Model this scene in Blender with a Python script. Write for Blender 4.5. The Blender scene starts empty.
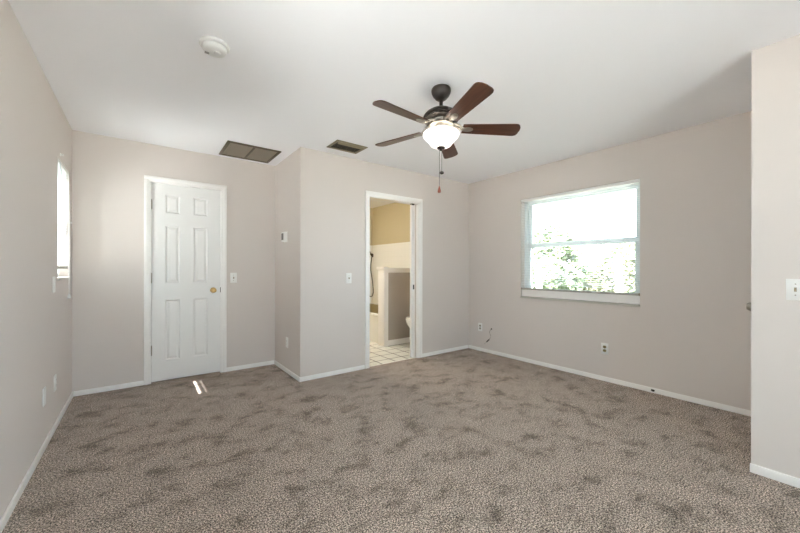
import bpy, bmesh, math, random
from mathutils import Vector, Matrix
random.seed(7)
S = bpy.context.scene
C = S.collection
PI = math.pi
# ------------------------------------------------------------------ camera
YAW, HOR, FPX, EYE, ROLL = 0.64555, 268.9354, 344.1854, 1.1726, 0.0016
cam_d = bpy.data.cameras.new('camera'); cam = bpy.data.objects.new('camera', cam_d); C.objects.link(cam)
cam_d.sensor_width = 36.0; cam_d.lens = FPX / 800 * 36.0
cam_d.shift_y = (HOR - 266.5) / 800.0
cam_d.clip_start = 0.02; cam_d.clip_end = 500
cam.matrix_world = (Matrix.Translation((0, 0, EYE)) @ Matrix.Rotation(-YAW, 4, 'Z')
                    @ Matrix.Rotation(PI / 2, 4, 'X') @ Matrix.Rotation(ROLL, 4, 'Z'))
S.camera = cam
# ------------------------------------------------------------------ world, sun, exposure
SKY, SUN_E = 5.0, 40.0
w = bpy.data.worlds.new('sky'); S.world = w; w.use_nodes = True
nt = w.node_tree; nt.nodes.clear()
wo = nt.nodes.new('ShaderNodeOutputWorld'); bg = nt.nodes.new('ShaderNodeBackground')
bg.inputs[0].default_value = (0.69, 0.86, 1.0, 1); bg.inputs[1].default_value = SKY
nt.links.new(bg.outputs[0], wo.inputs[0])
sl = bpy.data.lights.new('sun', 'SUN'); sl.energy = SUN_E; sl.angle = 0.009; sl.color = (1, 0.97, 0.95)
sun = bpy.data.objects.new('sun', sl); C.objects.link(sun)
sun.rotation_euler = Vector((0.953, 0.04, -1.13)).to_track_quat('-Z', 'Y').to_euler()
sun.location = (-6, 3, 9)
S.view_settings.view_transform = 'Standard'; S.view_settings.look = 'None'
S.view_settings.gamma = 1; S.view_settings.exposure = 1.04; S.view_settings.use_curve_mapping = False
S.cycles.max_bounces = 16; S.cycles.diffuse_bounces = 10; S.cycles.transparent_max_bounces = 24
S.cycles.caustics_reflective = False; S.cycles.sample_clamp_indirect = 6
# ------------------------------------------------------------------ room numbers (metres)
H = 2.44
XL, YB, XJ, YF, XR, XU, YU = -0.503, 4.3216, 1.3252, 3.4794, 3.8986, 2.8325, 0.3695
YREAR, TW = -2.3, 0.11                       # wall behind the camera, partition thickness
YBATH = 6.10

# ------------------------------------------------------------------ helpers
class MB:
    """collects shapes; build() links them as ONE mesh object"""
    def __init__(s): s.bm = bmesh.new()
    def box(s, x0, x1, y0, y1, z0, z1, bev=0.0, seg=2):
        r = bmesh.ops.create_cube(s.bm, size=1)
        for v in r['verts']:
            v.co = Vector((x0 + (v.co.x + .5) * (x1 - x0), y0 + (v.co.y + .5) * (y1 - y0), z0 + (v.co.z + .5) * (z1 - z0)))
        if bev > 0:
            es = list({e for v in r['verts'] for e in v.link_edges})
            bmesh.ops.bevel(s.bm, geom=es, offset=bev, segments=seg, affect='EDGES', profile=.5)
        return s
    def lathe(s, prof, M=None, n=32, arc=2 * PI):
        """prof: list of (r, z)"""
        M = M or Matrix()
        rings = []
        for r, z in prof:
            if r < 1e-6: rings.append([s.bm.verts.new(M @ Vector((0, 0, z)))])
            else: rings.append([s.bm.verts.new(M @ Vector((r * math.cos(2 * PI * k / n), r * math.sin(2 * PI * k / n), z))) for k in range(n)])
        for a, b in zip(rings, rings[1:]):
            for k in range(n):
                k2 = (k + 1) % n
                if len(a) == 1 and len(b) == 1: continue
                if len(a) == 1: f = (a[0], b[k2], b[k])
                elif len(b) == 1: f = (a[k], a[k2], b[0])
                else: f = (a[k], a[k2], b[k2], b[k])
                s.bm.faces.new(f)
        return s
    def tube(s, pts, r, n=10):
        pts = [Vector(p) for p in pts]; rings = []
        up = Vector((0, 0, 1))
        for i, p in enumerate(pts):
            t = (pts[min(i + 1, len(pts) - 1)] - pts[max(i - 1, 0)]).normalized()
            a = t.cross(up)
            if a.length < 1e-3: a = t.cross(Vector((1, 0, 0)))
            a.normalize(); b = t.cross(a).normalized()
            rr = r[i] if isinstance(r, (list, tuple)) else r
            rings.append([s.bm.verts.new(p + a * rr * math.cos(2 * PI * k / n) + b * rr * math.sin(2 * PI * k / n)) for k in range(n)])
        for A, B in zip(rings, rings[1:]):
            for k in range(n): s.bm.faces.new((A[k], A[(k + 1) % n], B[(k + 1) % n], B[k]))
        s.bm.faces.new(rings[0][::-1]); s.bm.faces.new(rings[-1])
        return s
    def prism(s, outline, z0, z1, M=None, bev=0):
        """outline: 2-D points, extruded along z, then placed by M"""
        M = M or Matrix()
        b = [s.bm.verts.new(M @ Vector((x, y, z0))) for x, y in outline]
        t = [s.bm.verts.new(M @ Vector((x, y, z1))) for x, y in outline]
        n = len(outline); fs = [s.bm.faces.new(b[::-1]), s.bm.faces.new(t)]
        for k in range(n): fs.append(s.bm.faces.new((b[k], b[(k + 1) % n], t[(k + 1) % n], t[k])))
        if bev:
            es = list({e for f in fs[:2] for e in f.edges})
            bmesh.ops.bevel(s.bm, geom=es, offset=bev, segments=2, affect='EDGES', profile=.5)
        return s
    def sphere(s, c, r, sx=1, sy=1, sz=1, n=16):
        q = bmesh.ops.create_uvsphere(s.bm, u_segments=n, v_segments=max(6, n // 2), radius=r)
        for v in q['verts']: v.co = Vector((c[0] + v.co.x * sx, c[1] + v.co.y * sy, c[2] + v.co.z * sz))
        return s
    def xf(s, M):
        bmesh.ops.transform(s.bm, matrix=M, verts=s.bm.verts); return s
    def build(s, name, mat, parent=None, smooth=None, origin=None):
        bmesh.ops.recalc_face_normals(s.bm, faces=s.bm.faces)
        o0 = Vector(origin) if origin is not None else None
        if o0 is not None: bmesh.ops.translate(s.bm, verts=s.bm.verts, vec=-o0)
        me = bpy.data.meshes.new(name); s.bm.to_mesh(me); s.bm.free()
        if smooth is not None:
            me.polygons.foreach_set('use_smooth', [True] * len(me.polygons))
            me.set_sharp_from_angle(angle=math.radians(smooth))
        o = bpy.data.objects.new(name, me); C.objects.link(o)
        if mat: me.materials.append(mat)
        if o0 is not None: o.location = o0
        if parent: o.parent = parent
        return o

def tag(o, label=None, cat=None, group=None, kind=None):
    if label: o['label'] = label
    if cat: o['category'] = cat
    if group: o['group'] = group
    if kind: o['kind'] = kind
    return o
def empty(name, loc, M=None):
    o = bpy.data.objects.new(name, None); C.objects.link(o); o.empty_display_size = .05
    o.matrix_world = Matrix.Translation(loc) @ (M or Matrix())
    return o
def copy_tree(o, parent=None):
    c = o.copy(); C.objects.link(c)
    if parent: c.parent = parent
    for ch in list(o.children): copy_tree(ch, c)
    return c
def struct(mb, name, mat, label, cat, smooth=None):
    return tag(mb.build(name, mat, smooth=smooth), label, cat, kind='structure')

# ------------------------------------------------------------------ materials
def mat(name, col, rough=.6, metal=0, noise=None, bump=None, spec=.5, sub=None):
    """noise = (scale, amount): slight colour variation; bump = (scale, strength, distance)"""
    m = bpy.data.materials.new(name); m.use_nodes = True
    n = m.node_tree.nodes; l = m.node_tree.links; b = n['Principled BSDF']
    b.inputs['Base Color'].default_value = (*col, 1); b.inputs['Roughness'].default_value = rough
    b.inputs['Metallic'].default_value = metal; b.inputs['Specular IOR Level'].default_value = spec
    tc = n.new('ShaderNodeTexCoord')
    if noise:
        t = n.new('ShaderNodeTexNoise'); t.inputs['Scale'].default_value = noise[0]; t.inputs['Detail'].default_value = 4
        l.new(tc.outputs['Object'], t.inputs['Vector'])
        mx = n.new('ShaderNodeMix'); mx.data_type = 'RGBA'
        k = noise[1]
        mx.inputs['A'].default_value = (*[c * (1 - k) for c in col], 1); mx.inputs['B'].default_value = (*[min(1, c * (1 + k)) for c in col], 1)
        l.new(t.outputs['Fac'], mx.inputs['Factor']); l.new(mx.outputs['Result'], b.inputs['Base Color'])
    if bump:
        t2 = n.new('ShaderNodeTexNoise'); t2.inputs['Scale'].default_value = bump[0]; t2.inputs['Detail'].default_value = 3
        l.new(tc.outputs['Object'], t2.inputs['Vector'])
        bp = n.new('ShaderNodeBump'); bp.inputs['Strength'].default_value = bump[1]; bp.inputs['Distance'].default_value = bump[2]
        l.new(t2.outputs['Fac'], bp.inputs['Height']); l.new(bp.outputs['Normal'], b.inputs['Normal'])
    return m
WALL = mat('greige_paint', (.68, .622, .582), .7, noise=(3, .012), bump=(220, .12, .002), spec=.25)
CEIL = mat('ceiling_paint', (.92, .92, .945), .85, noise=(2, .01), bump=(140, .1, .002), spec=.15)
TRIM = mat('white_trim_paint', (.90, .88, .855), .38, noise=(8, .012))
DOORM = mat('white_door_paint', (.83, .82, .80), .42, noise=(6, .012), bump=(60, .03, .001))
PLASTIC = mat('white_plastic', (.85, .84, .81), .35, noise=(20, .01))
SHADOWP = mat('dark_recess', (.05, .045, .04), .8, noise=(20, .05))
VINYL = mat('white_vinyl', (.70, .74, .745), .35, noise=(10, .012))
SLAT = mat('blind_slat', (.88, .88, .86), .4, noise=(10, .01))
BRASS = mat('antique_brass', (.55, .38, .16), .28, 1, noise=(30, .15))
NICKEL = mat('dull_nickel', (.34, .31, .26), .3, 1, noise=(30, .1))
BRONZE = mat('dark_bronze', (.055, .045, .04), .35, .6, noise=(25, .2))
PEWTER = mat('brushed_pewter', (.36, .33, .29), .35, .8, noise=(25, .2))
VENTM = mat('brown_vent_paint', (.12, .092, .055), .5, noise=(20, .08))
VENTP = mat('tan_vent_paint', (.27, .225, .145), .45, noise=(20, .08))
TANW = mat('tan_bath_paint', (.56, .485, .32), .6, noise=(3, .02), spec=.3)
TAUPE = mat('taupe_bath_paint', (.43, .39, .345), .6, noise=(3, .02), spec=.3)
PORC = mat('white_porcelain', (.88, .87, .82), .12, noise=(6, .01))
BASIN = mat('tan_tub_basin', (.30, .235, .11), .3, noise=(6, .08))
CHROME = mat('dark_chrome', (.12, .11, .10), .2, 1, noise=(20, .1))
ORANGEW = mat('red_wood', (.20, .055, .03), .4, noise=(40, .2))
MARBLE = mat('sill_marble', (.55, .52, .46), .3, noise=(14, .08))

def wood_mat():
    m = mat('walnut_blade', (.12, .05, .03), .32); n = m.node_tree.nodes; l = m.node_tree.links; b = n['Principled BSDF']
    tc = n.new('ShaderNodeTexCoord'); mp = n.new('ShaderNodeMapping'); mp.inputs['Scale'].default_value = (3, 40, 40)
    t = n.new('ShaderNodeTexNoise'); t.inputs['Scale'].default_value = 1.6; t.inputs['Detail'].default_value = 6; t.inputs['Distortion'].default_value = .6
    r = n.new('ShaderNodeValToRGB')
    r.color_ramp.elements[0].position = .3; r.color_ramp.elements[0].color = (.045, .015, .008, 1)
    r.color_ramp.elements[1].position = .75; r.color_ramp.elements[1].color = (.12, .043, .022, 1)
    l.new(tc.outputs['Object'], mp.inputs[0]); l.new(mp.outputs[0], t.inputs['Vector']); l.new(t.outputs['Fac'], r.inputs[0]); l.new(r.outputs[0], b.inputs['Base Color'])
    return m
WOOD = wood_mat()
def carpet_mat():
    m = bpy.data.materials.new('carpet_pile'); m.use_nodes = True
    n = m.node_tree.nodes; l = m.node_tree.links; b = n['Principled BSDF']
    b.inputs['Roughness'].default_value = .95; b.inputs['Specular IOR Level'].default_value = .1
    b.inputs['Sheen Weight'].default_value = .15
    tc = n.new('ShaderNodeTexCoord')
    def noise(scale, detail, rough=.5, vec=None, dist=0):
        t = n.new('ShaderNodeTexNoise'); t.inputs['Scale'].default_value = scale; t.inputs['Detail'].default_value = detail
        t.inputs['Roughness'].default_value = rough; t.inputs['Distortion'].default_value = dist
        l.new(vec or tc.outputs['Object'], t.inputs['Vector']); return t.outputs['Fac']
    def ramp(fac, stops):
        r = n.new('ShaderNodeValToRGB'); l.new(fac, r.inputs[0]); e = r.color_ramp.elements
        while len(e) < len(stops): e.new(.5)
        for k, (p, c) in enumerate(stops): e[k].position = p; e[k].color = (*c, 1)
        return r.outputs[0]
    tuft0 = ramp(noise(150, 2, .7), [(.40, (.055, .041, .033)), (.5, (.33, .264, .222)), (.60, (.78, .645, .55))])
    clump = ramp(noise(75, 2, .6), [(.35, (.66, .64, .62)), (.5, (.95, .95, .95)), (.65, (1.24, 1.24, 1.24))])
    m1 = n.new('ShaderNodeMix'); m1.data_type = 'RGBA'; m1.blend_type = 'MULTIPLY'; m1.inputs['Factor'].default_value = 1
    l.new(tuft0, m1.inputs['A']); l.new(clump, m1.inputs['B']); tuft = m1.outputs['Result']
    # brushed-pile blotches, stretched along one direction of vacuuming
    mp = n.new('ShaderNodeMapping'); mp.inputs['Rotation'].default_value = (0, 0, .35); mp.inputs['Scale'].default_value = (1.0, 1.25, 1)
    l.new(tc.outputs['Object'], mp.inputs[0])
    blot = ramp(noise(5.0, 6, .68, mp.outputs[0], .2), [(.35, (.44, .42, .395)), (.43, (.74, .73, .715)), (.50, (.92, .92, .92)), (.62, (1.0, 1.0, 1.0))])
    mx = n.new('ShaderNodeMix'); mx.data_type = 'RGBA'; mx.blend_type = 'MULTIPLY'; mx.inputs['Factor'].default_value = 1
    l.new(tuft, mx.inputs['A']); l.new(blot, mx.inputs['B']); l.new(mx.outputs['Result'], b.inputs['Base Color'])
    bp = n.new('ShaderNodeBump'); bp.inputs['Strength'].default_value = .7; bp.inputs['Distance'].default_value = .01
    l.new(noise(110, 3), bp.inputs['Height']); l.new(bp.outputs['Normal'], b.inputs['Normal'])
    return m
CARPET = carpet_mat()
def tile_mat(name, size, off, colA, colB, grout, mortar=.012, axes='xy', rough=.25):
    m = bpy.data.materials.new(name); m.use_nodes = True
    n = m.node_tree.nodes; l = m.node_tree.links; b = n['Principled BSDF']; b.inputs['Roughness'].default_value = rough
    tc = n.new('ShaderNodeTexCoord'); mp = n.new('ShaderNodeMapping'); mp.inputs['Location'].default_value = off
    if axes == 'yz': mp.inputs['Rotation'].default_value = (PI / 2, 0, PI / 2); mp.vector_type = 'TEXTURE'
    if axes == 'xz': mp.inputs['Rotation'].default_value = (PI / 2, 0, 0); mp.vector_type = 'TEXTURE'
    br = n.new('ShaderNodeTexBrick'); br.offset = 0; br.squash = 1
    br.inputs['Color1'].default_value = (*colA, 1); br.inputs['Color2'].default_value = (*colB, 1); br.inputs['Mortar'].default_value = (*grout, 1)
    br.inputs['Scale'].default_value = 1; br.inputs['Mortar Size'].default_value = mortar
    br.inputs['Brick Width'].default_value = size; br.inputs['Row Height'].default_value = size; br.inputs['Mortar Smooth'].default_value = .1
    l.new(tc.outputs['Object'], mp.inputs[0]); l.new(mp.outputs[0], br.inputs['Vector']); l.new(br.outputs['Color'], b.inputs['Base Color'])
    return m
FTILE = tile_mat('white_floor_tile', .205, (.07, .01, 0), (.80, .80, .74), (.77, .77, .71), (.09, .085, .075), .006)
WTILE = tile_mat('white_wall_tile', .108, (0, 0, 0), (.85, .84, .79), (.85, .84, .79), (.82, .81, .75), .003, 'yz', .15)
WTILE2 = tile_mat('white_wall_tile_end', .108, (0, 0, 0), (.85, .84, .79), (.85, .84, .79), (.82, .81, .75), .003, 'xz', .15)
def glass_mat():
    m = bpy.data.materials.new('window_glass'); m.use_nodes = True
    n = m.node_tree.nodes; l = m.node_tree.links; n.clear()
    o = n.new('ShaderNodeOutputMaterial'); t = n.new('ShaderNodeBsdfTransparent'); g = n.new('ShaderNodeBsdfGlossy')
    t.inputs[0].default_value = (.97, .985, .98, 1); g.inputs['Roughness'].default_value = .02
    f = n.new('ShaderNodeFresnel'); f.inputs[0].default_value = 1.3
    mx = n.new('ShaderNodeMixShader'); l.new(f.outputs[0], mx.inputs[0]); l.new(t.outputs[0], mx.inputs[1]); l.new(g.outputs[0], mx.inputs[2]); l.new(mx.outputs[0], o.inputs[0])
    return m
GLASS = glass_mat()
def slat_mat(trans):
    m = mat('translucent_slat', (.86, .86, .83), .4)
    n = m.node_tree.nodes; l = m.node_tree.links; b = n['Principled BSDF']; o = n['Material Output']
    tr = n.new('ShaderNodeBsdfTranslucent'); tr.inputs[0].default_value = (.85, .82, .72, 1)
    mx = n.new('ShaderNodeMixShader'); mx.inputs[0].default_value = trans
    l.new(b.outputs[0], mx.inputs[1]); l.new(tr.outputs[0], mx.inputs[2]); l.new(mx.outputs[0], o.inputs[0])
    return m
SLATT = slat_mat(.10)
def glow(name, col, strength, base=(.9, .88, .8)):
    m = mat(name, base, .3); b = m.node_tree.nodes['Principled BSDF']
    b.inputs['Emission Color'].default_value = (*col, 1); b.inputs['Emission Strength'].default_value = strength
    return m
BOWLM = glow('frosted_lamp_glass', (1, .95, .89), .8)

# ------------------------------------------------------------------ setting: floor, ceiling, walls
f = MB(); f.box(XL - TW, XR + .18, YREAR - .15, YF + .035, -.15, 0); f.box(XL - TW, XJ + .1, YF + .035, 5.3, -.15, 0)
struct(f, 'floor', CARPET, 'mottled brown cut-pile carpet covering the bedroom floor', 'carpet')
f = MB(); f.box(XJ + .1, XR + .18, YF + .035, YBATH + .15, -.15, -.004)
tag(f.build('floor_bathroom', FTILE), 'white square floor tiles with dark grout through the bathroom doorway', 'tiled floor', kind='structure')
f = MB(); f.box(XL - .2, XR + .18, YREAR - .2, YBATH + .15, H, H + .15)
struct(f, 'ceiling', CEIL, 'smooth white bedroom ceiling with the fan hanging from it', 'ceiling')

def wall(axis, a0, a1, b0, b1, z0, z1, holes=()):
    """slab along `axis` ('x' or 'y') from a0 to a1, thickness b0..b1, with rectangular holes (a, a, z, z)"""
    m = MB(); As = sorted({a0, a1, *[h[0] for h in holes], *[h[1] for h in holes]}); Zs = sorted({z0, z1, *[h[2] for h in holes], *[h[3] for h in holes]})
    As = [a for a in As if a0 <= a <= a1]; Zs = [z for z in Zs if z0 <= z <= z1]
    solid = {}
    for i in range(len(As) - 1):
        for k in range(len(Zs) - 1):
            am, zm = (As[i] + As[i + 1]) / 2, (Zs[k] + Zs[k + 1]) / 2
            solid[i, k] = not any(h[0] < am < h[1] and h[2] < zm < h[3] for h in holes)
    V = {}
    def v(i, s, k):
        if (i, s, k) not in V:
            a, bb, z = As[i], (b0, b1)[s], Zs[k]
            V[i, s, k] = m.bm.verts.new((a, bb, z) if axis == 'x' else (bb, a, z))
        return V[i, s, k]
    for (i, k), ok in solid.items():
        if not ok: continue
        for s in (0, 1): m.bm.faces.new((v(i, s, k), v(i + 1, s, k), v(i + 1, s, k + 1), v(i, s, k + 1)))
        if not solid.get((i - 1, k)): m.bm.faces.new((v(i, 0, k), v(i, 1, k), v(i, 1, k + 1), v(i, 0, k + 1)))
        if not solid.get((i + 1, k)): m.bm.faces.new((v(i + 1, 0, k), v(i + 1, 1, k), v(i + 1, 1, k + 1), v(i + 1, 0, k + 1)))
        if not solid.get((i, k - 1)): m.bm.faces.new((v(i, 0, k), v(i + 1, 0, k), v(i + 1, 1, k), v(i, 1, k)))
        if not solid.get((i, k + 1)): m.bm.faces.new((v(i, 0, k + 1), v(i + 1, 0, k + 1), v(i + 1, 1, k + 1), v(i, 1, k + 1)))
    return m
# openings
D1 = (.083, .722, 0, 2.056)                          # panel door in the back wall
D2 = (2.165, 2.925, 0, 2.036)                        # pocket-door opening to the bathroom
D3 = (2.912, 3.70, 0, 2.04)                          # door in the return
W1 = (1.276, 2.597, .815, 2.064)                     # right window
W2 = (3.64, 4.128, 1.095, 2.022)                     # left window
W3 = (.75, 1.45, .9, 2.1)                           # unseen window added in the left wall to bring in daylight
W4 = (-2.15, -.65, .25, 2.3)                          # unseen window added behind the camera to light the left side
PAT = (-.1, 1.25, 0, 2.1)                             # unseen patio door added behind the camera for more daylight
struct(wall('y', YREAR, 5.3, XL - TW, XL, 0, H, [W2, W3]), 'wall_left', WALL, 'long greige wall on the left with the narrow window', 'wall')
struct(wall('x', XL, XJ + .1, YB, YB + TW, 0, H, [D1]), 'wall_back', WALL, 'greige back wall around the white panel door', 'wall')
struct(wall('y', YF, YB, XJ, XJ + .1, 0, H), 'wall_jog', WALL, 'short greige wall face with the thermostat', 'wall')
struct(wall('x', XJ + .1, XR, YF, YF + TW, 0, H, [D2]), 'wall_front', WALL, 'greige wall around the bathroom doorway', 'wall')
struct(wall('y', YREAR, YBATH + .15, XR, XR + .18, 0, H, [W1, W4]), 'wall_right', WALL, 'greige right wall around the wide window', 'wall')
struct(wall('x', XU + TW, XR, YU - TW, YU, 0, H, [(D3[0], D3[1], 0, D3[3])]), 'wall_return', WALL, 'short return wall hidden behind the near right corner', 'wall')
struct(wall('x', XU + TW, XR, -.50, -.39, 0, H), 'wall_closet_side', WALL, 'far side of the closet block behind the near right corner', 'wall')
struct(wall('y', -.50, YU, XU, XU + TW, 0, H), 'wall_near', WALL, 'pale greige wall nearest the camera at the right edge', 'wall')
struct(wall('x', XL - TW, XR + .18, YREAR - .14, YREAR, 0, H, [PAT]), 'wall_rear', WALL, 'greige wall behind the camera with the added patio door', 'wall')

struct(wall('x', XL, XJ + .1, 5.19, 5.3, -.15, H), 'wall_closet', WALL, 'closet wall added behind the closed panel door to stop sun leaking in', 'wall')  # unseen, added to stop sun leaking round the door
# baseboards
def baseboard(name, axis, segs, face, sgn, label, top=.046, t=.012):
    m = MB()
    for a0, a1 in segs:
        b0, b1 = sorted((face, face + sgn * t))
        if axis == 'x': m.box(a0, a1, b0, b1, -.005, top, .004)
        else: m.box(b0, b1, a0, a1, -.005, top, .004)
    return struct(m, name, TRIM, label, 'baseboard', 35)
baseboard('baseboard_left', 'y', [(YREAR, YB)], XL, 1, 'white baseboard along the left wall')
baseboard('baseboard_back', 'x', [(XL + .012, .026), (.772, XJ - .012)], YB, -1, 'white baseboard on both sides of the panel door')
baseboard('baseboard_jog', 'y', [(YF - .012, YB - .012)], XJ, -1, 'white baseboard under the thermostat wall')
baseboard('baseboard_front', 'x', [(XJ - .012, 2.098), (2.985, XR - .012)], YF, -1, 'white baseboard on both sides of the bathroom doorway')
bb = baseboard('baseboard_right', 'y', [(YU, YF - .012)], XR, -1, 'white baseboard under the wide window')
m = MB(); m.prism([(-.016, -.009), (.012, -.011), (.017, .004), (.002, .012), (-.012, .008)], 0, .0012, Matrix.Translation((XR - .012, 1.165, .022)) @ Matrix.Rotation(-PI / 2, 4, 'Y') @ Matrix.Rotation(PI / 2, 4, 'Z'))
m.build('chip', SHADOWP, bb)['label'] = 'dark chipped spot in the white baseboard'
baseboard('baseboard_near', 'y', [(-.50, YU + .004)], XU, -1, 'white baseboard along the near right wall', .05)

def casing(m, face, a0, a1, ztop, wdt=.058, t=.016, axis='x', sgn=-1, z0=0):
    """moulded casing around an opening a0..a1, z0..ztop on plane `face`"""
    def bx(p0, p1, za, zb, tt, bev=.003):
        q0, q1 = sorted((face, face + sgn * tt))
        if axis == 'x': m.box(p0, p1, q0, q1, za, zb, bev)
        else: m.box(q0, q1, p0, p1, za, zb, bev)
    for t_, i0, i1, bv in ((t * .65, 0, wdt * .9, .002), (t, wdt * .42, wdt, .003)):
        bx(a0 - i1, a0 - i0, z0, ztop + i0, t_, bv); bx(a1 + i0, a1 + i1, z0, ztop + i0, t_, bv); bx(a0 - i1, a1 + i1, ztop + i0, ztop + i1, t_, bv)

# ------------------------------------------------------------------ door_1: six-panel door
m = MB(); casing(m, YB, D1[0], D1[1], D1[3])
m.box(D1[0] - .001, D1[0] + .004, YB, YB + TW, 0, D1[3]); m.box(D1[1] - .004, D1[1] + .001, YB, YB + TW, 0, D1[3]); m.box(D1[0], D1[1], YB, YB + TW, D1[3] - .004, D1[3] + .001)
struct(m, 'trim_1', TRIM, 'white casing and jamb around the six-panel door', 'door trim', 35)
d1 = tag(empty('door_1', (.4, YB + .03, 0)), 'closed white six-panel door with brass knob in the back wall', 'door', kind='structure')
def panel_door(x0, x1, z0, z1, yf, th, panels):
    """leaf with a front face at y=yf (facing -y) carved with raised panels"""
    m = MB(); xs = sorted({x0, x1, *[p[0] for p in panels], *[p[1] for p in panels]}); zs = sorted({z0, z1, *[p[2] for p in panels], *[p[3] for p in panels]})
    for i in range(len(xs) - 1):
        for k in range(len(zs) - 1):
            xm, zm = (xs[i] + xs[i + 1]) / 2, (zs[k] + zs[k + 1]) / 2
            if any(p[0] < xm < p[1] and p[2] < zm < p[3] for p in panels): continue
            m.bm.faces.new([m.bm.verts.new(c) for c in ((xs[i], yf, zs[k]), (xs[i + 1], yf, zs[k]), (xs[i + 1], yf, zs[k + 1]), (xs[i], yf, zs[k + 1]))])
    for p in panels:
        loops = []
        for inset, dep in ((0, 0), (.004, .004), (.012, .009), (.018, .009), (.036, .003), (.040, .003)):
            loops.append([m.bm.verts.new(c) for c in ((p[0] + inset, yf + dep, p[2] + inset), (p[1] - inset, yf + dep, p[2] + inset), (p[1] - inset, yf + dep, p[3] - inset), (p[0] + inset, yf + dep, p[3] - inset))])
        for A, B in zip(loops, loops[1:]):
            for k in range(4): m.bm.faces.new((A[k], A[(k + 1) % 4], B[(k + 1) % 4], B[k]))
        m.bm.faces.new(loops[-1])
    q = [[m.bm.verts.new((x, y, z)) for x, z in ((x0, z0), (x1, z0), (x1, z1), (x0, z1))] for y in (yf, yf + th)]
    for k in range(4): m.bm.faces.new((q[0][k], q[0][(k + 1) % 4], q[1][(k + 1) % 4], q[1][k]))
    m.bm.faces.new(q[1])
    bmesh.ops.remove_doubles(m.bm, verts=m.bm.verts, dist=1e-5)
    return m
cols = ((.205, .333), (.457, .593)); rows = ((.218, .845), (1.02, 1.618), (1.752, 1.942))
def kid(mb, name, mt, par, smooth=None):
    """link a mesh built in world space as a child of par"""
    o = mb.build(name, mt, smooth=smooth); o.parent = par; o.matrix_parent_inverse = par.matrix_world.inverted()
    return o
bpy.context.view_layer.update()
kid(panel_door(.089, .717, .012, 2.05, YB + .008, .035, [(c[0], c[1], r[0], r[1]) for c in cols for r in rows]), 'door_leaf', DOORM, d1)
for z in (1.828, 1.076, .335):
    m = MB(); m.tube([(.0865, YB + .001, z - .045), (.0865, YB + .001, z + .045)], .0065, 12); m.sphere((.0865, YB + .001, z + .047), .006); m.sphere((.0865, YB + .001, z - .047), .006)
    kid(m, 'hinge', NICKEL, d1, 40)
def knob(m, x, y, z, L=.062, r=.027):
    M = Matrix.Translation((x, y, z)) @ Matrix.Rotation(PI / 2, 4, 'X')
    m.lathe([(0, 0), (.031, 0), (.031, .004), (.027, .008), (.014, .010), (.011, .016), (.011, .030), (.018, .034), (r, .044), (r * .97, .053), (r * .7, L - .002), (r * .3, L), (0, L)], M, 28)
    return m
kid(knob(MB(), .647, YB + .008, .932), 'doorknob', BRASS, d1, 40)
m = MB(); m.box(.7165, .7215, YB - .001, YB + .02, .905, .962, .001); kid(m, 'strike_plate', SHADOWP, d1)

# ------------------------------------------------------------------ door_2: pocket door half slid into the wall
m = MB(); casing(m, YF, D2[0], D2[1], D2[3])
m.box(D2[0] - .001, D2[0] + .006, YF, YF + TW, 0, D2[3]); m.box(D2[0], D2[1], YF, YF + TW, D2[3] - .006, D2[3] + .001)
m.box(D2[1] - .012, D2[1] + .001, YF, YF + .034, 0, D2[3]); m.box(D2[1] - .012, D2[1] + .001, YF + .076, YF + TW, 0, D2[3])
struct(m, 'trim_2', TRIM, 'white casing and jamb around the bathroom doorway', 'door trim', 35)
d2 = tag(empty('door_2', (2.86, YF + .055, 0)), 'white pocket door slid back into the right side of the bathroom doorway', 'door', kind='structure')
bpy.context.view_layer.update()
m = MB(); m.box(2.838, 2.879, YF + .037, YF + .073, .012, 2.02, .002); kid(m, 'door_leaf', DOORM, d2)
m = MB(); m.box(2.862, 2.8795, YF + .030, YF + .038, .905, .965, .002); kid(m, 'latch', SHADOWP, d2)
m = MB(); m.box(2.835, 2.879, YF + .028, YF + .036, 2.012, 2.03); m.box(2.838, 2.879, YF + .04, YF + .07, 2.02, 2.03); kid(m, 'track', SHADOWP, d2)
m = MB(); m.box(D2[0] + .006, D2[1] - .012, YF + .03, YF + .04, -.006, .003, .001)
struct(m, 'trim_3', TRIM, 'thin threshold strip between carpet and bathroom tile', 'threshold')

# ------------------------------------------------------------------ door_3 in the return (only its knob shows past the corner)
d3 = tag(empty('door_3', (3.3, YU - .03, 0)), 'door on the hidden return whose dark knob pokes past the near right corner', 'door', kind='structure')
bpy.context.view_layer.update()
m = MB(); m.box(2.918, 3.694, YU - .06, YU - .025, .012, 2.034, .002); kid(m, 'door_leaf', DOORM, d3)
m = knob(MB(), 0, 0, 0, .066); m.xf(Matrix.Translation((2.985, YU - .025, .945)) @ Matrix.Rotation(PI, 4, 'Z')); kid(m, 'doorknob', NICKEL, d3, 40)

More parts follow.
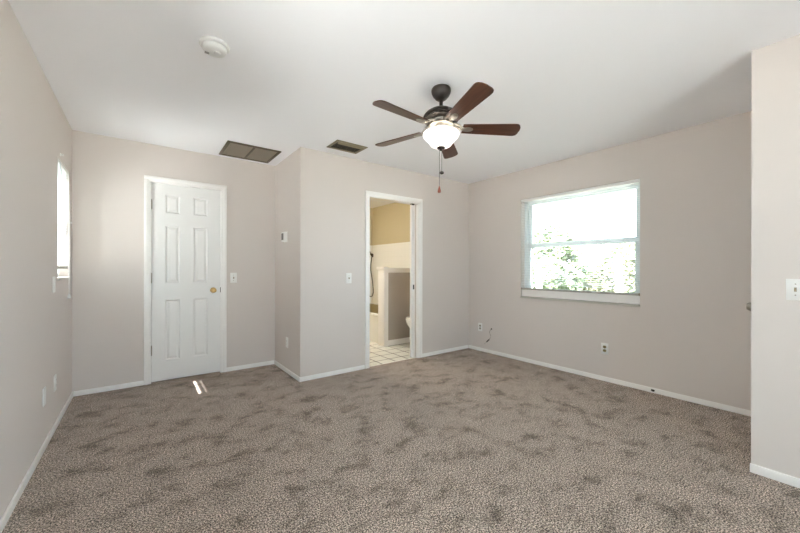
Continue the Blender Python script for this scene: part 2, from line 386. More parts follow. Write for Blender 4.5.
# ------------------------------------------------------------------ window_1 (right wall) : single hung, recess, sill
w1 = tag(empty('window_1', (XR + .1, 1.94, .815)), 'wide white single-hung window in the right wall', 'window', kind='structure')
bpy.context.view_layer.update()
y0, y1, z0, z1 = W1; xf = XR + .080
m = MB()
m.box(xf, xf + .07, y0, y0 + .035, z0 + .05, z1 - .04, .003); m.box(xf, xf + .07, y1 - .035, y1, z0 + .05, z1 - .04, .003)
m.box(xf, xf + .07, y0, y1, z1 - .04, z1, .003); m.box(xf, xf + .07, y0, y1, z0, z0 + .05, .003)
kid(m, 'frame', VINYL, w1, 35)
def sash(x, za, zb, rt, rb, name):
    m = MB(); a0, a1 = y0 + .036, y1 - .036; s = .048
    m.box(x, x + .03, a0, a0 + s - .012, za + rb, zb - rt, .003); m.box(x, x + .03, a1 - s, a1, za + rb, zb - rt, .003)
    m.box(x, x + .03, a0, a1, za, za + rb, .003); m.box(x, x + .03, a0, a1, zb - rt, zb, .003)
    o = kid(m, name, VINYL, w1, 35)
    g = MB(); g.box(x + .013, x + .017, a0 + .03, a1 - s + .004, za + rb - .004, zb - rt + .004); kid(g, 'pane', GLASS, w1)
    return o
sash(xf + .004, z0 + .04, 1.50, .056, .06, 'lower_sash'); sash(xf + .036, 1.452, z1 - .03, .045, .05, 'upper_sash')
m = MB(); m.box(XR - .02, xf + .01, y0 - .003, y1 + .003, z0 - .012, z0 + .008, .003); kid(m, 'sill', MARBLE, w1, 35)
m = MB(); m.box(XR + .022, xf, y0, y1, z0 + .012, z0 + .10, .002); kid(m, 'sill_board', TRIM, w1, 35)

# ------------------------------------------------------------------ window_2 (left wall)
w2 = tag(empty('window_2', (XL - .06, 3.88, W2[2])), 'narrow window near the far end of the left wall', 'window', kind='structure')
bpy.context.view_layer.update()
ya, yb, za, zb = W2; xo = XL - .058
m = MB(); fw = .03
m.box(xo - .045, xo, ya, ya + fw, za + fw, zb - fw, .003); m.box(xo - .045, xo, yb - fw, yb, za + fw, zb - fw, .003); m.box(xo - .045, xo, ya, yb, zb - fw, zb, .003); m.box(xo - .045, xo, ya, yb, za, za + fw, .003)
m.box(xo - .03, xo, ya + fw, yb - fw, 1.55, 1.585, .003)
kid(m, 'frame', VINYL, w2, 35)
m = MB(); m.box(xo - .024, xo - .02, ya + .02, yb - .02, za + .02, zb - .02); kid(m, 'pane', GLASS, w2)
m = MB(); m.box(xo, XL + .012, ya - .003, yb + .003, za - .018, za + .006, .003); kid(m, 'sill', MARBLE, w2, 35)

w3 = tag(empty('window_added_left', (XL - .06, 1.0, W3[2])), 'unseen window added in the left wall beside the camera for daylight', 'window', kind='structure')
bpy.context.view_layer.update()
ya, yb, za, zb = W3; m = MB()
m.box(xo - .045, xo, ya, ya + .04, za, zb, .003); m.box(xo - .045, xo, yb - .04, yb, za, zb, .003); m.box(xo - .045, xo, ya, yb, zb - .04, zb, .003); m.box(xo - .045, xo, ya, yb, za, za + .04, .003)
m.box(xo - .03, xo, ya, yb, 1.46, 1.50, .003); kid(m, 'frame', VINYL, w3, 35)
m = MB(); m.box(xo - .024, xo - .02, ya + .03, yb - .03, za + .03, zb - .03); kid(m, 'pane', GLASS, w3)
w4 = tag(empty('window_added_right', (XR + .1, -1.4, W4[2])), 'unseen tall window added in the right wall behind the camera for daylight', 'window', kind='structure')
bpy.context.view_layer.update()
ya, yb, za, zb = W4; m = MB(); xq = XR + .1
m.box(xq, xq + .06, ya, ya + .05, za, zb, .003); m.box(xq, xq + .06, yb - .05, yb, za, zb, .003); m.box(xq, xq + .06, ya, yb, zb - .05, zb, .003); m.box(xq, xq + .06, ya, yb, za, za + .05, .003)
kid(m, 'frame', VINYL, w4, 35)
m = MB(); m.box(xq + .025, xq + .03, ya + .04, yb - .04, za + .04, zb - .04); kid(m, 'pane', GLASS, w4)
m = MB(); m.prism([(0, 0), (-1.15, -.10), (-1.15, -.14), (0, -.06)], -.05, 2.15, Matrix.Translation((XL - TW, 2.2, 2.36)) @ Matrix.Rotation(PI / 2, 4, 'X'))
struct(m, 'added_awning', VINYL, 'unseen white sun shade added outside the window beside the camera', 'added_awning')  # unseen, added to keep direct sun out of the window below
ya, yb, za, zb = W2
# ------------------------------------------------------------------ blinds
def blind(name, label, x, sgn, ya, yb, zbot, ztop, tilt, smat, slw=.025, pitch=.0207, wand=None):
    r = tag(empty(name, (x, (ya + yb) / 2, ztop)), label, 'window blind'); bpy.context.view_layer.update()
    m = MB(); m.box(x - .0125, x + .0125, ya, yb, ztop - .038, ztop - .004, .002); kid(m, 'head_rail', SLAT, r, 35)
    m = MB(); z = ztop - .05; c, s_ = math.cos(tilt), math.sin(tilt)
    while z > zbot + .05:
        prof = [(-.5, 0), (-.2, .0016), (.2, .0016), (.5, 0)]
        vs = [[m.bm.verts.new((x + sgn * (u * slw * c - h * s_), y, z + u * slw * s_ + h * c)) for u, h in prof] for y in (ya + .004, yb - .004)]
        for k in range(3): m.bm.faces.new((vs[0][k], vs[0][k + 1], vs[1][k + 1], vs[1][k]))
        z -= pitch
    bmesh.ops.solidify(m.bm, geom=m.bm.faces[:], thickness=.0006)
    kid(m, 'slats', smat, r, 60)
    m = MB(); m.box(x - .012, x + .012, ya + .002, yb - .002, zbot, zbot + .024, .004); kid(m, 'bottom_rail', VENTB, r, 35)
    for y in (ya + .004, yb - .004):
        m = MB(); m.box(x - .013, x + .013, y - .004, y + .004, zbot - .001, zbot + .025, .002); kid(m, 'end_cap', VENTP, r, 35)
    L = yb - ya
    for t in ((.1, .5, .9) if L > 1 else (.2, .8)):
        m = MB()
        for dx in (-.012, .012): m.tube([(x + dx, ya + t * L, ztop - .04), (x + dx, ya + t * L, zbot + .01)], .0007, 5)
        kid(m, 'ladder_cord', SLAT, r)
    return r
VENTB = mat('bottom_rail_enamel', (.42, .40, .35), .4, noise=(20, .02))
b1 = blind('window_blind', 'open white mini blind covering the wide window in the right wall', XR + .012, 1, y0 + .004, y1 - .004, .913, z1, math.radians(4), SLAT)
b2 = blind('window_blind', 'narrow white mini blind in the left wall window by the corner', XL - .016, -1, ya + .004, yb - .004, 1.168, zb, math.radians(-34), SLAT)
m = MB(); m.tube([(XL + .006, 3.685, 1.985), (XL + .022, 3.80, 1.55)], .004, 8); kid(m, 'tilt_wand', VINYL, b2, 40)
m = MB(); m.tube([(XL + .003, 4.09, 1.99), (XL + .02, 4.0, 1.56), (XL + .022, 3.985, .96)], .002, 6); kid(m, 'pull_cord', SLAT, b2)
m = MB(); m.lathe([(0, .04), (.005, .038), (.012, .004), (.010, 0), (0, 0)], Matrix.Translation((XL + .022, 3.985, .92)), 12); kid(m, 'tassel', SLAT, b2, 40)
# small hooks on the wall over and beside the left window
def hook(y, z, label):
    t = MB(); t.lathe([(0, 0), (.012, 0), (.012, .003), (.005, .006), (.005, .010), (.009, .012), (.009, .016), (.006, .018), (0, .018)], Matrix.Translation((XL, y, z)) @ Matrix.Rotation(PI / 2, 4, 'Y'), 16)
    return tag(t.build('wall_hook', PLASTIC, smooth=40), label, 'hook', 'white hooks around the left window')
hook(3.745, 2.062, 'small white peg on the left wall just above the narrow window')
hook(4.17, 1.575, 'small white peg beside the far edge of the narrow left window, at mid height')

# ------------------------------------------------------------------ switches and outlets
def frame_at(loc, normal):
    """local x = along the wall, y = up, z = out of the wall"""
    n = Vector(normal); up = Vector((0, 0, 1)); x = up.cross(n)
    M = Matrix((x, up, n)).transposed().to_4x4()
    return Matrix.Translation(loc) @ M
def plate_obj(name, label, cat, loc, normal, kind, group, wdt=.07, hgt=.116, t=.006, faces=PLASTIC):
    r = bpy.data.objects.new(name, None); C.objects.link(r); r.empty_display_size = .03; r.matrix_world = frame_at(loc, normal)
    tag(r, label, cat, group)
    m = MB(); m.box(-wdt / 2, wdt / 2, -hgt / 2, hgt / 2, 0, t, .0025); m.build('plate', PLASTIC, r, 40)
    def screw(x, y):
        s = MB(); s.lathe([(0, t), (.0035, t), (.003, t + .0012), (0, t + .0015)], Matrix.Translation((x, y, 0)), 12); s.build('screw', NICKEL if faces is not PLASTIC else PLASTIC, r, 40)
    if kind == 'toggle':
        for x in ((-.023, .023) if wdt > .1 else (0,)):
            a = MB(); a.box(x - .005, x + .005, -.012, .012, t - .002, t + .0008); a.build('slot', TOGS, r)
            a = MB(); a.box(x - .0042, x + .0042, -.004, .011, t - .002, t + .014, .0015); a.xf(Matrix.Rotation(.25, 4, 'X')); a.build('toggle', TOGM if faces is not PLASTIC else PLASTIC, r, 40)
            screw(x, .030); screw(x, -.030)
    if kind == 'outlet':
        for y in (.0195, -.0195):
            a = MB(); pts = [(.0165 * math.cos(q), max(-.0135, min(.0135, .0165 * math.sin(q)))) for q in [2 * PI * k / 28 for k in range(28)]]
            a.prism([(px, py + y) for px, py in pts], t - .001, t + .0025); o = a.build('receptacle', faces, r)
            for dx in (-.0063, .0063):
                s = MB(); s.box(dx - .0013, dx + .0013, y - .001, y + .008, t + .002, t + .0029); s.build('slot', SHADOWP, o)
            s = MB(); s.lathe([(0, t + .0029), (.0026, t + .0028), (.0026, t + .002)], Matrix.Translation((0, y - .007, 0)), 10); s.build('slot', SHADOWP, o)
        screw(0, 0)
    if kind == 'rocker':
        a = MB(); a.box(-.0165, .0165, -.033, .033, t - .002, t + .004, .002); a.build('rocker', PLASTIC, r, 40); screw(0, .042); screw(0, -.042)
    if kind == 'blank':
        screw(0, .021); screw(0, -.021)
    return r
TOGS = mat('switch_slot', (.42, .38, .31), .5, noise=(20, .05)); TOGM = mat('beige_toggle', (.30, .24, .16), .4, noise=(20, .05))
OLIVE = mat('olive_receptacle', (.24, .19, .055), .45, noise=(20, .1)); GREYR = mat('grey_receptacle', (.30, .26, .21), .45, noise=(20, .1))
plate_obj('light_switch', 'white toggle switch on the back wall right of the panel door', 'light switch', (.854, YB, 1.068), (0, -1, 0), 'toggle', 'white wall switches', faces=NICKEL)
plate_obj('light_switch', 'white toggle switch on the wall left of the bathroom doorway', 'light switch', (1.890, YF, 1.066), (0, -1, 0), 'toggle', 'white wall switches', faces=NICKEL)
plate_obj('light_switch', 'white double switch cut by the right edge on the near wall', 'light switch', (XU, .177, 1.064), (-1, 0, 0), 'toggle', 'white wall switches', wdt=.116, faces=NICKEL)
plate_obj('light_switch', 'white rocker switch on the left wall below the narrow window', 'light switch', (XL, 3.485, 1.056), (1, 0, 0), 'rocker', 'white wall switches', wdt=.075)
plate_obj('wall_outlet', 'white outlet low on the left wall, nearer the corner', 'outlet', (XL, 3.532, .334), (1, 0, 0), 'outlet', 'white wall outlets')
plate_obj('blank_plate', 'white blank plate low on the left wall, nearer the camera', 'cover plate', (XL, 3.181, .339), (1, 0, 0), 'blank', 'white wall outlets')
plate_obj('wall_outlet', 'white outlet low on the narrow wall under the thermostat', 'outlet', (XJ, 3.878, .339), (-1, 0, 0), 'outlet', 'white wall outlets')
plate_obj('wall_outlet', 'white outlet with grey receptacles on the right wall near the far corner', 'outlet', (XR, 3.254, .341), (-1, 0, 0), 'outlet', 'white wall outlets', faces=GREYR)
plate_obj('wall_outlet', 'white outlet with olive receptacles under the wide window', 'outlet', (XR, 1.594, .338), (-1, 0, 0), 'outlet', 'white wall outlets', faces=OLIVE)

# thermostat
r = bpy.data.objects.new('thermostat', None); C.objects.link(r); r.matrix_world = frame_at((XJ, 3.925, 1.535), (-1, 0, 0)); tag(r, 'small white thermostat with dark screen on the narrow wall', 'thermostat')
m = MB(); m.box(-.05, .05, -.06, .06, 0, .008, .003); m.build('base_plate', PLASTIC, r, 40)
m = MB(); m.box(-.044, .044, -.054, .054, .008, .040, .006); m.build('housing', PLASTIC, r, 40)
m = MB(); m.box(-.036, .030, -.036, .040, .039, .0412, .001); m.build('screen', mat('thermostat_screen', (.07, .06, .045), .3, noise=(30, .1)), r)
# coax cable
r = tag(empty('coax_cable', (XR, 3.058, .339)), 'short coax cable stub hanging from the right wall near the far corner', 'cable'); bpy.context.view_layer.update()
m = MB(); m.lathe([(0, .004), (.004, .005), (.011, .003), (.011, 0)], Matrix.Translation((XR, 3.058, .339)) @ Matrix.Rotation(-PI / 2, 4, 'Y'), 14); kid(m, 'wall_bushing', SHADOWP, r, 40)
pts = [(XR - .002, 3.058, .339), (XR - .018, 3.06, .33), (XR - .022, 3.078, .292), (XR - .022, 3.066, .27), (XR - .022, 3.052, .25), (XR - .02, 3.062, .22), (XR - .02, 3.085, .188)]
m = MB(); m.tube(pts, .0032, 8); kid(m, 'cord', mat('cable_jacket', (.30, .25, .2), .5, noise=(30, .1)), r, 60)
m = MB(); m.tube([(XR - .02, 3.083, .19), (XR - .02, 3.125, .152)], .0075, 10); kid(m, 'connector', SHADOWP, r, 50)
m = MB(); m.tube([(XR - .02, 3.125, .152), (XR - .02, 3.166, .117)], .0022, 8); kid(m, 'tip', NICKEL, r, 50)

# ------------------------------------------------------------------ ceiling things
DETW = mat('detector_plastic', (.76, .755, .74), .4, noise=(20, .01))
r = tag(empty('smoke_detector', (.332, 2.19, H)), 'round white smoke detector on the ceiling', 'smoke detector'); bpy.context.view_layer.update()
T = Matrix.Translation((.332, 2.19, H))
m = MB(); m.lathe([(0, 0), (.076, 0), (.076, -.012), (.072, -.016), (0, -.016)], T, 40); kid(m, 'base', DETW, r, 40)
m = MB(); m.lathe([(.061, -.014), (.063, -.022), (.062, -.032), (.055, -.041), (.043, -.046), (.02, -.048), (0, -.048)], T, 40); kid(m, 'cover', DETW, r, 40)
m = MB(); m.lathe([(.017, -.047), (.017, -.052), (.013, -.054), (0, -.054)], T @ Matrix.Translation((.012, -.012, 0)), 20); kid(m, 'test_button', DETW, r, 40)
m = MB()
for k in range(3): m.box(.332 - .046, .332 - .024, 2.19 + .012 + k * .007, 2.19 + .015 + k * .007, H - .049, H - .0455)
kid(m, 'sounder_slots', mat('grey_slot', (.3, .3, .29), .6, noise=(20, .05)), r)

r = tag(empty('return_air_grille', (.945, 3.982, H)), 'large brown return air grille with two filter panels in the ceiling', 'ceiling vent', 'ceiling vents'); bpy.context.view_layer.update()
vx0, vx1, vy0, vy1 = .683, 1.211, 3.737, 4.228; xm = .945
m = MB(); e = .03
m.box(vx0, vx1, vy0, vy0 + e, H - .012, H, .003); m.box(vx0, vx1, vy1 - e, vy1, H - .012, H, .003); m.box(vx0, vx0 + e, vy0, vy1, H - .012, H, .003); m.box(vx1 - e, vx1, vy0, vy1, H - .012, H, .003)
kid(m, 'frame', VENTM, r, 35)
m = MB(); m.box(xm - .011, xm + .011, vy0 + e, vy1 - e, H - .011, H, .002); kid(m, 'center_bar', VENTM, r, 35)
GRL = mat('taupe_filter_grille', (.33, .285, .225), .6, noise=(60, .1))
for a, b_ in ((vx0 + e, xm - .011), (xm + .011, vx1 - e)):
    m = MB(); m.box(a, b_, vy0 + e, vy1 - e, H - .003, H - .001)
    y = vy0 + e + .006
    while y < vy1 - e - .004: m.box(a, b_, y, y + .005, H - .008, H - .003); y += .0125
    kid(m, 'louvers', GRL, r)
r = tag(empty('air_register', (1.71, 3.185, H)), 'small tan louvered air register in the ceiling near the doorway', 'ceiling vent', 'ceiling vents'); bpy.context.view_layer.update()
vx0, vx1, vy0, vy1 = 1.536, 1.886, 3.062, 3.312; e = .03
m = MB()
m.box(vx0, vx1, vy0, vy0 + e, H - .008, H, .003); m.box(vx0, vx1, vy1 - e, vy1, H - .008, H, .003); m.box(vx0, vx0 + e, vy0, vy1, H - .008, H, .003); m.box(vx1 - e, vx1, vy0, vy1, H - .008, H, .003)
kid(m, 'frame', VENTP, r, 35)
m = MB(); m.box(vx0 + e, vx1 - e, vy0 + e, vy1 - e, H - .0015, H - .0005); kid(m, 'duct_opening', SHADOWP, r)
for k in range(6):
    y = vy0 + e + .016 + k * .0315; m = MB(); m.box(vx0 + e, vx1 - e, -.013, .013, -.0008, .0008); m.xf(Matrix.Translation((0, y, H - .013)) @ Matrix.Rotation(math.radians(22 if k else -35), 4, 'X')); kid(m, 'louver', VENTP, r)

# ------------------------------------------------------------------ ceiling fan
FX, FY = 1.683, 1.758
fan = tag(empty('ceiling_fan', (FX, FY, H)), 'five-bladed ceiling fan with walnut blades and lit frosted bowl lamp', 'ceiling fan')
bpy.context.view_layer.update()
NT = Vector((.035, .037, 1)).normalized()          # the fan hangs a touch out of plumb
LEAN = Matrix.Translation((0, 0, -.10)) @ Vector((0, 0, 1)).rotation_difference(NT).to_matrix().to_4x4() @ Matrix.Translation((0, 0, .10))
def fz(z): return z - H
m = MB(); m.lathe([(0, 0), (.062, 0), (.067, -.008), (.0685, -.022), (.065, -.038), (.055, -.056), (.040, -.074), (.026, -.084), (0, -.086)], None, 36); m.build('canopy', BRONZE, fan, 40)
m = MB(); m.lathe([(.013, -.08), (.013, -.150), (.022, -.152), (.022, -.170), (0, -.170)], LEAN, 20); m.build('downrod', BRONZE, fan, 40)
m = MB(); m.lathe([(0, -.150), (.03, -.151), (.055, -.155), (.085, -.165), (.108, -.181), (.122, -.198), (.126, -.208), (.126, -.214), (.118, -.217), (.118, -.221), (.122, -.224), (.120, -.230), (.100, -.236), (.085, -.238), (0, -.238)], LEAN, 48); mot = m.build('motor_housing', BRONZE, fan, 40)
m = MB(); m.lathe([(.080, -.236), (.078, -.258), (.088, -.262), (.090, -.272), (.080, -.278), (.062, -.282), (.060, -.290), (.052, -.294), (0, -.294)], LEAN, 40); m.build('flywheel_band', PEWTER, fan, 40)
m = MB(); m.lathe([(.050, -.29), (.058, -.298), (.060, -.305), (.058, -.345), (0, -.345)], LEAN, 36); m.build('light_fitter', BRONZE, fan, 40)
# blades
ZB = -.283
def blade_mb():
    out = []; n = 10
    L0, L1 = .150, .556
    for k in range(n + 1):
        t = k / n; out.append((L0 + (L1 - .05 - L0) * t, .046 + .017 * t))
    out += [(L1 - .03, .0625), (L1 - .014, .056), (L1 - .005, .040), (L1, .0), (L1 - .004, -.028), (L1 - .014, -.048), (L1 - .03, -.058)]
    for k in range(n, -1, -1):
        t = k / n; out.append((L0 + (L1 - .05 - L0) * t, -.044 - .015 * t))
    m = MB(); m.prism(out, -.003, .003); return m
PITCH = math.radians(-13)
def arm_mb():
    m = MB(); pts = [(.082, 0, .024), (.105, 0, .026), (.128, 0, .014), (.150, 0, -.002), (.165, 0, -.007)]
    for a in (-.016, .016): m.tube([(x, a * (1 - i * .05), z) for i, (x, y, z) in enumerate(pts)], [.008, .008, .007, .007, .006], 8)
    el = [(.185 + .040 * math.cos(q), .023 * math.sin(q)) for q in [2 * PI * k / 24 for k in range(24)]]
    m.prism(el, -.0085, -.003, None, .0015)
    return m
bp_, ap_ = None, None
for k in range(5):
    a = 3.1573 - k * 2 * PI / 5
    M = LEAN @ Matrix.Translation((0, 0, ZB)) @ Matrix.Rotation(a, 4, 'Z')
    o = blade_mb().build('blade', WOOD, fan, 40) if bp_ is None else bp_.copy()
    if bp_ is None: bp_ = o
    else: C.objects.link(o)
    o.matrix_local = M @ Matrix.Rotation(PITCH, 4, 'X')
    o = arm_mb().build('blade_iron', PEWTER, fan, 40) if ap_ is None else ap_.copy()
    if ap_ is None: ap_ = o
    else: C.objects.link(o)
    o.matrix_local = M @ Matrix.Rotation(PITCH * .8, 4, 'X')
# bowl: bell-shaped, open at the top
prof = [(.121, -.322), (.126, -.325), (.127, -.331), (.123, -.341), (.113, -.354), (.099, -.367), (.087, -.380), (.079, -.393), (.069, -.406), (.051, -.416), (.026, -.421), (.008, -.422)]
m = MB(); m.lathe(prof + [(.008, -.419)] + [(r_ - .004, z + .003) for r_, z in prof[::-1][1:]] + [prof[0]], LEAN, 48); m.build('bowl_shade', BOWLM, fan, 50)
m = MB(); m.lathe([(.028, -.419), (.029, -.426), (.022, -.432), (.010, -.435), (.009, -.441), (.004, -.445), (0, -.445)], LEAN, 24); m.build('finial', BRONZE, fan, 40)
px, py = -.012, .004
ch = MB(); ch.tube([(px, py, -.435), (px, py, -.69)], .0016, 6); c1 = ch.build('pull_chain', BRONZE, fan)
m = MB(); m.lathe([(0, 0), (.004, -.002), (.006, -.012), (.011, -.030), (.012, -.040), (.008, -.047), (0, -.049)], Matrix.Translation((px, py, -.686)), 16); m.build('wooden_pull', ORANGEW, c1, 50)
qx, qy = .004, -.004
ch = MB(); ch.tube([(qx, qy, -.435), (qx, qy, -.585)], .0016, 6); c2 = ch.build('pull_chain', BRONZE, fan)
m = MB(); m.sphere((qx, qy, -.592), .0155, 1, 1, .72); m.build('round_pull', BRONZE, c2, 50)
# its bulbs
LD = bpy.data.lights.new('bulb', 'POINT'); LD.energy = .1; LD.color = (1, .88, .72); LD.shadow_soft_size = .02
for k in range(3):
    lo = bpy.data.objects.new('bulb', LD); C.objects.link(lo); lo.parent = fan
    q = 2 * PI * k / 3 + .4; lo.location = (.075 * math.cos(q) - .01, .075 * math.sin(q) - .01, -.342)

# ------------------------------------------------------------------ bathroom beyond the doorway
struct(wall('x', XJ + .1, XR, YBATH, YBATH + .12, 0, H), 'wall_bathroom_end', TANW, 'tan wall at the far end of the bathroom', 'wall')
struct(wall('y', YF + TW, YBATH, XR - .028, XR - .001, 0, H), 'wall_bathroom_right', TANW, 'tan bathroom wall above the white tub tile', 'wall')
struct(wall('y', YB + TW, YBATH, XJ + .1, XJ + .2, 0, H), 'wall_bathroom_left', TANW, 'tan wall on the near side of the bathroom', 'wall')
XB = XR - .028
m = MB(); m.box(XB - .012, XB, 4.45, YBATH, .40, 1.662, .003)
struct(m, 'trim_4', WTILE, 'white tile surround on the bathroom wall over the tub', 'wall tile')
m = MB(); m.box(2.9, XB, YBATH - .012, YBATH, .40, 1.662, .003)
struct(m, 'trim_5', WTILE2, 'white tile surround at the shower end of the tub', 'wall tile')
# pony wall
PX0, PX1, PY0, PY1, PZ = 2.955, XB, 4.309, 4.45, 1.16
pw = tag(empty('pony_wall', (3.4, 4.38, 0)), 'taupe half wall with white cap and end post at the foot of the tub', 'half wall', kind='structure'); bpy.context.view_layer.update()
m = MB(); m.box(PX0, PX1, PY0, PY1, -.004, PZ); kid(m, 'half_wall', TAUPE, pw)
m = MB(); m.box(PX0 - .02, PX1, PY0 - .02, PY1 + .02, PZ, PZ + .028, .005); m.box(PX0 - .02, PX1, PY0 - .012, PY0, PZ - .045, PZ, .003)
m.box(PX0 - .04, PX0 + .035, PY0 - .03, PY1 + .03, PZ + .002, PZ + .045, .006); kid(m, 'cap', TRIM, pw, 35)
m = MB(); m.box(PX0 - .016, PX0, PY0 - .014, PY1 + .014, -.004, PZ + .002, .003); m.box(PX0 - .016, PX0 + .058, PY0 - .016, PY0, -.004, PZ, .003); kid(m, 'end_post', TRIM, pw, 35)
m = MB(); m.box(PX0 + .058, PX1, PY0 - .012, PY0, -.004, .082, .004); kid(m, 'base_trim', TRIM, pw, 35)
# tub
TX0, TX1, TY0, TY1, TZ = 2.982, XB - .013, PY1 + .002, YBATH - .013, .46
tub = tag(empty('bathtub', ((TX0 + TX1) / 2, (TY0 + TY1) / 2, 0)), 'white bathtub with tan basin behind the half wall', 'bathtub'); bpy.context.view_layer.update()
def rr(x0, x1, y0, y1, r, n=6):
    o = []
    for cx, cy, a in ((x1 - r, y1 - r, 0), (x0 + r, y1 - r, PI / 2), (x0 + r, y0 + r, PI), (x1 - r, y0 + r, 1.5 * PI)):
        for k in range(n + 1): o.append((cx + r * math.cos(a + PI / 2 * k / n), cy + r * math.sin(a + PI / 2 * k / n)))
    return o
def loft(m, loops):
    R = [[m.bm.verts.new(c) for c in lp] for lp in loops]; n = len(R[0])
    for A, B in zip(R, R[1:]):
        for k in range(n): m.bm.faces.new((A[k], A[(k + 1) % n], B[(k + 1) % n], B[k]))
    return R
m = MB()
def lp(i, z, r): return [(x, y, z) for x, y in rr(TX0 + i, TX1 - i, TY0 + i, TY1 - i, r)]
R = loft(m, [lp(.012, -.004, .02), lp(.012, TZ - .045, .02), lp(0, TZ - .04, .025), lp(0, TZ - .008, .025), lp(.01, TZ, .03), lp(.055, TZ, .06), lp(.065, TZ - .006, .07)]); kid(m, 'shell', PORC, tub, 40)
m = MB(); R = loft(m, [lp(.064, TZ - .005, .07), lp(.075, TZ - .05, .08), lp(.10, .12, .11), lp(.14, .07, .14)]); m.bm.faces.new(R[-1]); kid(m, 'basin', BASIN, tub, 50)
# handheld shower on the end wall
sh = tag(empty('handheld_shower', (3.80, YBATH - .012, 1.46)), 'dark handheld shower head with looping hose at the tub end', 'shower'); bpy.context.view_layer.update()
yb_ = YBATH - .012
m = MB(); m.tube([(3.75, yb_, 1.53), (3.75, yb_ - .05, 1.55), (3.755, yb_ - .10, 1.50)], .011, 10); kid(m, 'arm', NICKEL, sh, 50)
m = MB(); m.lathe([(0, .03), (.018, .03), (.030, .012), (.048, 0), (.048, -.012), (0, -.014)], Matrix.Translation((3.77, yb_ - .13, 1.455)) @ Matrix.Rotation(.9, 4, 'X') @ Matrix.Rotation(.5, 4, 'Y'), 24); kid(m, 'shower_head', CHROME, sh, 50)
hp = [(3.795, yb_ - .10, 1.46), (3.77, yb_ - .08, 1.2), (3.815, yb_ - .07, .95), (3.845, yb_ - .06, .76), (3.842, yb_ - .06, .66), (3.80, yb_ - .06, .60), (3.74, yb_ - .05, .64), (3.72, yb_ - .03, .75)]
def smooth_path(P, k=6):
    P = [Vector(p) for p in P]; out = []
    for i in range(len(P) - 1):
        a, b, c, d = P[max(0, i - 1)], P[i], P[i + 1], P[min(len(P) - 1, i + 2)]
        for j in range(k):
            t = j / k; out.append(.5 * ((2 * b) + (c - a) * t + (2 * a - 5 * b + 4 * c - d) * t * t + (3 * b - a - 3 * c + d) * t ** 3))
    return out + [P[-1]]
m = MB(); m.tube(smooth_path(hp), .009, 8); kid(m, 'hose', CHROME, sh, 60)
# toilet, bowl pointing at -x
to = tag(empty('toilet', (3.45, 3.95, 0)), 'white toilet bowl just showing past the pocket door', 'toilet'); bpy.context.view_layer.update()
def oval(cx, cy, rx0, rx1, ry, z, n=32):
    o = []
    for k in range(n):
        q = 2 * PI * k / n; c = math.cos(q); o.append((cx + (rx1 if c > 0 else rx0) * c, cy + ry * math.sin(q), z))
    return o
m = MB(); R = loft(m, [oval(3.38, 3.95, .17, .22, .115, -.004), oval(3.38, 3.95, .16, .22, .105, .05), oval(3.38, 3.95, .15, .2, .10, .16), oval(3.36, 3.95, .20, .2, .135, .26), oval(3.35, 3.95, .255, .2, .175, .35), oval(3.35, 3.95, .272, .2, .185, .395), oval(3.35, 3.95, .272, .2, .185, .41), oval(3.35, 3.95, .2, .15, .12, .41), oval(3.35, 3.95, .14, .1, .08, .25)]); m.bm.faces.new(R[-1]); m.bm.faces.new(R[0][::-1]); kid(m, 'bowl', PORC, to, 50)
m = MB(); R = loft(m, [oval(3.35, 3.95, .275, .2, .187, .413), oval(3.35, 3.95, .278, .2, .19, .42), oval(3.35, 3.95, .278, .2, .19, .428), oval(3.35, 3.95, .27, .19, .18, .434)]); m.bm.faces.new(R[0][::-1]); m.bm.faces.new(R[-1]); kid(m, 'seat', PORC, to, 50)
m = MB(); R = loft(m, [oval(3.355, 3.95, .272, .19, .182, .436), oval(3.355, 3.95, .276, .19, .186, .442), oval(3.355, 3.95, .272, .19, .18, .452), oval(3.355, 3.95, .22, .16, .14, .457)]); m.bm.faces.new(R[0][::-1]); m.bm.faces.new(R[-1]); kid(m, 'lid', PORC, to, 50)
m = MB(); m.box(3.58, XB - .06, 3.73, 4.17, .38, .74, .02); m.box(3.57, XB - .055, 3.72, 4.18, .74, .775, .008); kid(m, 'tank', PORC, to, 40)
m = MB(); m.tube([(3.578, 4.10, .68), (3.562, 4.10, .68), (3.56, 4.04, .672)], .008, 8); kid(m, 'flush_handle', CHROME, to, 50)
to.location.x += .045
# bathroom ceiling lamp (out of sight to the left of the doorway)
bl = tag(empty('dome_lamp', (2.2, 4.9, H)), 'round frosted dome lamp on the bathroom ceiling', 'ceiling lamp'); bpy.context.view_layer.update()
m = MB(); m.lathe([(0, 0), (.15, 0), (.15, -.02), (.14, -.024)], Matrix.Translation((2.2, 4.9, H)), 32); kid(m, 'base', BRASS, bl, 40)
m = MB(); m.lathe([(.138, -.02), (.138, -.03), (.12, -.06), (.08, -.085), (.03, -.097), (0, -.098)], Matrix.Translation((2.2, 4.9, H)), 32); kid(m, 'shade', glow('bath_lamp_glass', (1, .95, .86), 70), bl, 50)

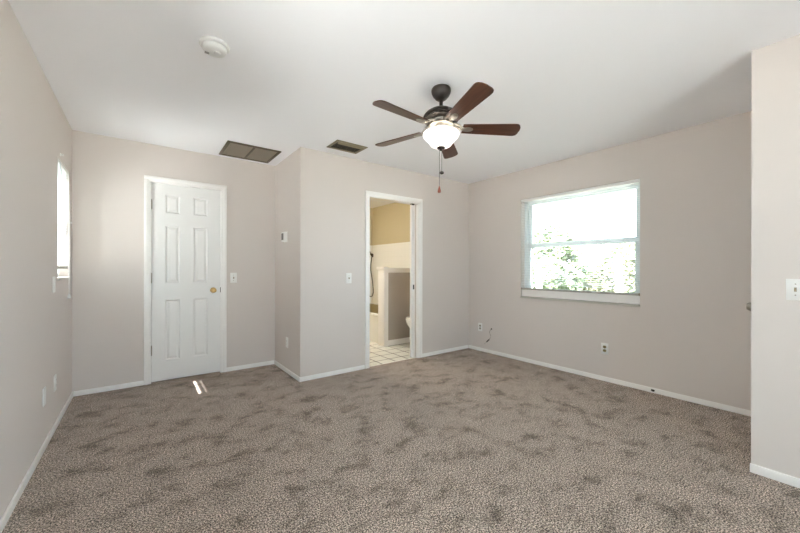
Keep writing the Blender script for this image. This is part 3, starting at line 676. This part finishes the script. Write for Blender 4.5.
# ------------------------------------------------------------------ door_added: unseen glazed door added behind the camera to let daylight in
d4 = tag(empty('door_added', (1.2, YREAR - .06, 0)), 'unseen glazed patio door added behind the camera for daylight', 'patio door', kind='structure'); bpy.context.view_layer.update()
p0, p1, _, pz = PAT
m = MB(); yq = YREAR - .09
for a in (p0, p1 - .05): m.box(a, a + .05, yq, yq + .08, 0, pz, .003)
m.box(p0, p1, yq, yq + .08, pz - .05, pz, .003); m.box(p0, p1, yq, yq + .08, 0, .03, .003); m.box((p0 + p1) / 2 - .03, (p0 + p1) / 2 + .03, yq, yq + .08, 0, pz, .003)
kid(m, 'frame', VINYL, d4, 35)
for a, b_ in ((p0 + .05, (p0 + p1) / 2 - .03), ((p0 + p1) / 2 + .03, p1 - .05)):
    m = MB(); m.box(a, b_, yq + .035, yq + .041, .03, pz - .05); kid(m, 'pane', GLASS, d4)

# ------------------------------------------------------------------ outdoors
GROUND = mat('pale_concrete', (.62, .61, .58), .9, noise=(.6, .12))
m = MB(); m.box(-45, 5.2, -45, 45, -.45, -.30); struct(m, 'ground_outside', GROUND, 'sunlit pale ground outside the windows', 'ground')
LAWN = mat('pale_paving', (.50, .50, .44), .95, noise=(1.5, .25))
m = MB(); m.box(5.2, 60, -45, 45, -.46, -.31); struct(m, 'paving_outside', LAWN, 'pale paving outside the wide right window', 'ground')
LEAF = [mat('leaf_green_%d' % k, c, .6, noise=(2, .25)) for k, c in enumerate(((.16, .195, .10), (.24, .245, .15), (.16, .185, .14)))]
BARK = mat('pale_bark', (.40, .34, .26), .9, noise=(10, .2))
def bush(loc, rad, hgt, li, label, cat='shrub'):
    rnd = random.Random(int(loc[0] * 100 + loc[1] * 7)); r = tag(empty('shrub' if cat == 'shrub' else 'tree', loc), label, cat, 'plants outside the wide window')
    m = MB()
    for k in range(2600):
        u = rnd.uniform(-1, 1); q = rnd.uniform(0, 2 * PI); rad_ = rnd.uniform(.55, 1) ** .5; s = math.sqrt(1 - u * u)
        lump = 1 + .25 * math.sin(3 * q + 2 * u) + .15 * math.sin(7 * q)
        p = Vector((rad * s * math.cos(q) * rad_ * lump, rad * s * math.sin(q) * rad_ * lump, hgt * .55 + hgt * .45 * u * rad_))
        a = Vector((rnd.gauss(0, 1), rnd.gauss(0, 1), rnd.gauss(0, .6))).normalized(); b = a.orthogonal().normalized(); L = rnd.uniform(.09, .18)
        m.bm.faces.new([m.bm.verts.new(p + v) for v in (-a * L, b * L * .45, a * L, -b * L * .45)])
    m.build('foliage', LEAF[li], r)
    t = MB(); t.tube([(0, 0, 0), (.03, .02, hgt * .3), (0, 0, hgt * .6)], [.09, .06, .03], 8)
    for k in range(4):
        q = k * 1.7; t.tube([(0, 0, hgt * .25), (rad * .5 * math.cos(q), rad * .5 * math.sin(q), hgt * .65)], [.04, .015], 6)
    t.build('trunk', BARK, r)
    return r
def palm(loc, hgt, li, label, fr=16, L=1.1):
    rnd = random.Random(int(loc[1] * 31)); r = tag(empty('palm_tree', loc), label, 'palm', 'plants outside the wide window')
    t = MB(); t.tube([(0, 0, 0), (.05, 0, hgt * .5), (0, .03, hgt)], [.13, .10, .11], 10); t.build('trunk', BARK, r)
    m = MB()
    for k in range(fr):
        q = 2 * PI * k / fr + rnd.uniform(-.2, .2); el = rnd.uniform(.0, 1.1); d = Vector((math.cos(q), math.sin(q), 0)); sd = Vector((-math.sin(q), math.cos(q), 0))
        for j in range(16):
            t_ = (j + 1) / 16; p = Vector((0, 0, hgt)) + d * L * t_ * math.cos(el * .6) + Vector((0, 0, L * (math.sin(el) * t_ - .75 * t_ * t_)))
            for s in (-1, 1):
                e = p + sd * s * .30 * math.sin(PI * (.15 + .8 * t_)) + d * .12 - Vector((0, 0, .10))
                m.bm.faces.new([m.bm.verts.new(v) for v in (p - d * .015, p + d * .03, e)])
    m.build('fronds', LEAF[li], r)
    return r
palm((9.2, 5.55, -.30), 1.65, 2, 'pale green palm seen through the left part of the wide window')
bush((11.8, 6.6, -.30), 1.0, 3.1, 0, 'bushy green tree seen beyond the palm through the wide window', 'tree')
bush((15.5, 7.6, -.30), .9, 1.7, 1, 'yellowish low shrub seen through the middle of the wide window')
bush((14.0, 5.2, -.30), 1.0, 2.5, 1, 'yellow green shrub seen right of centre through the wide window')
palm((10.0, 3.75, -.30), 1.9, 0, 'bright green palm seen through the right part of the wide window')
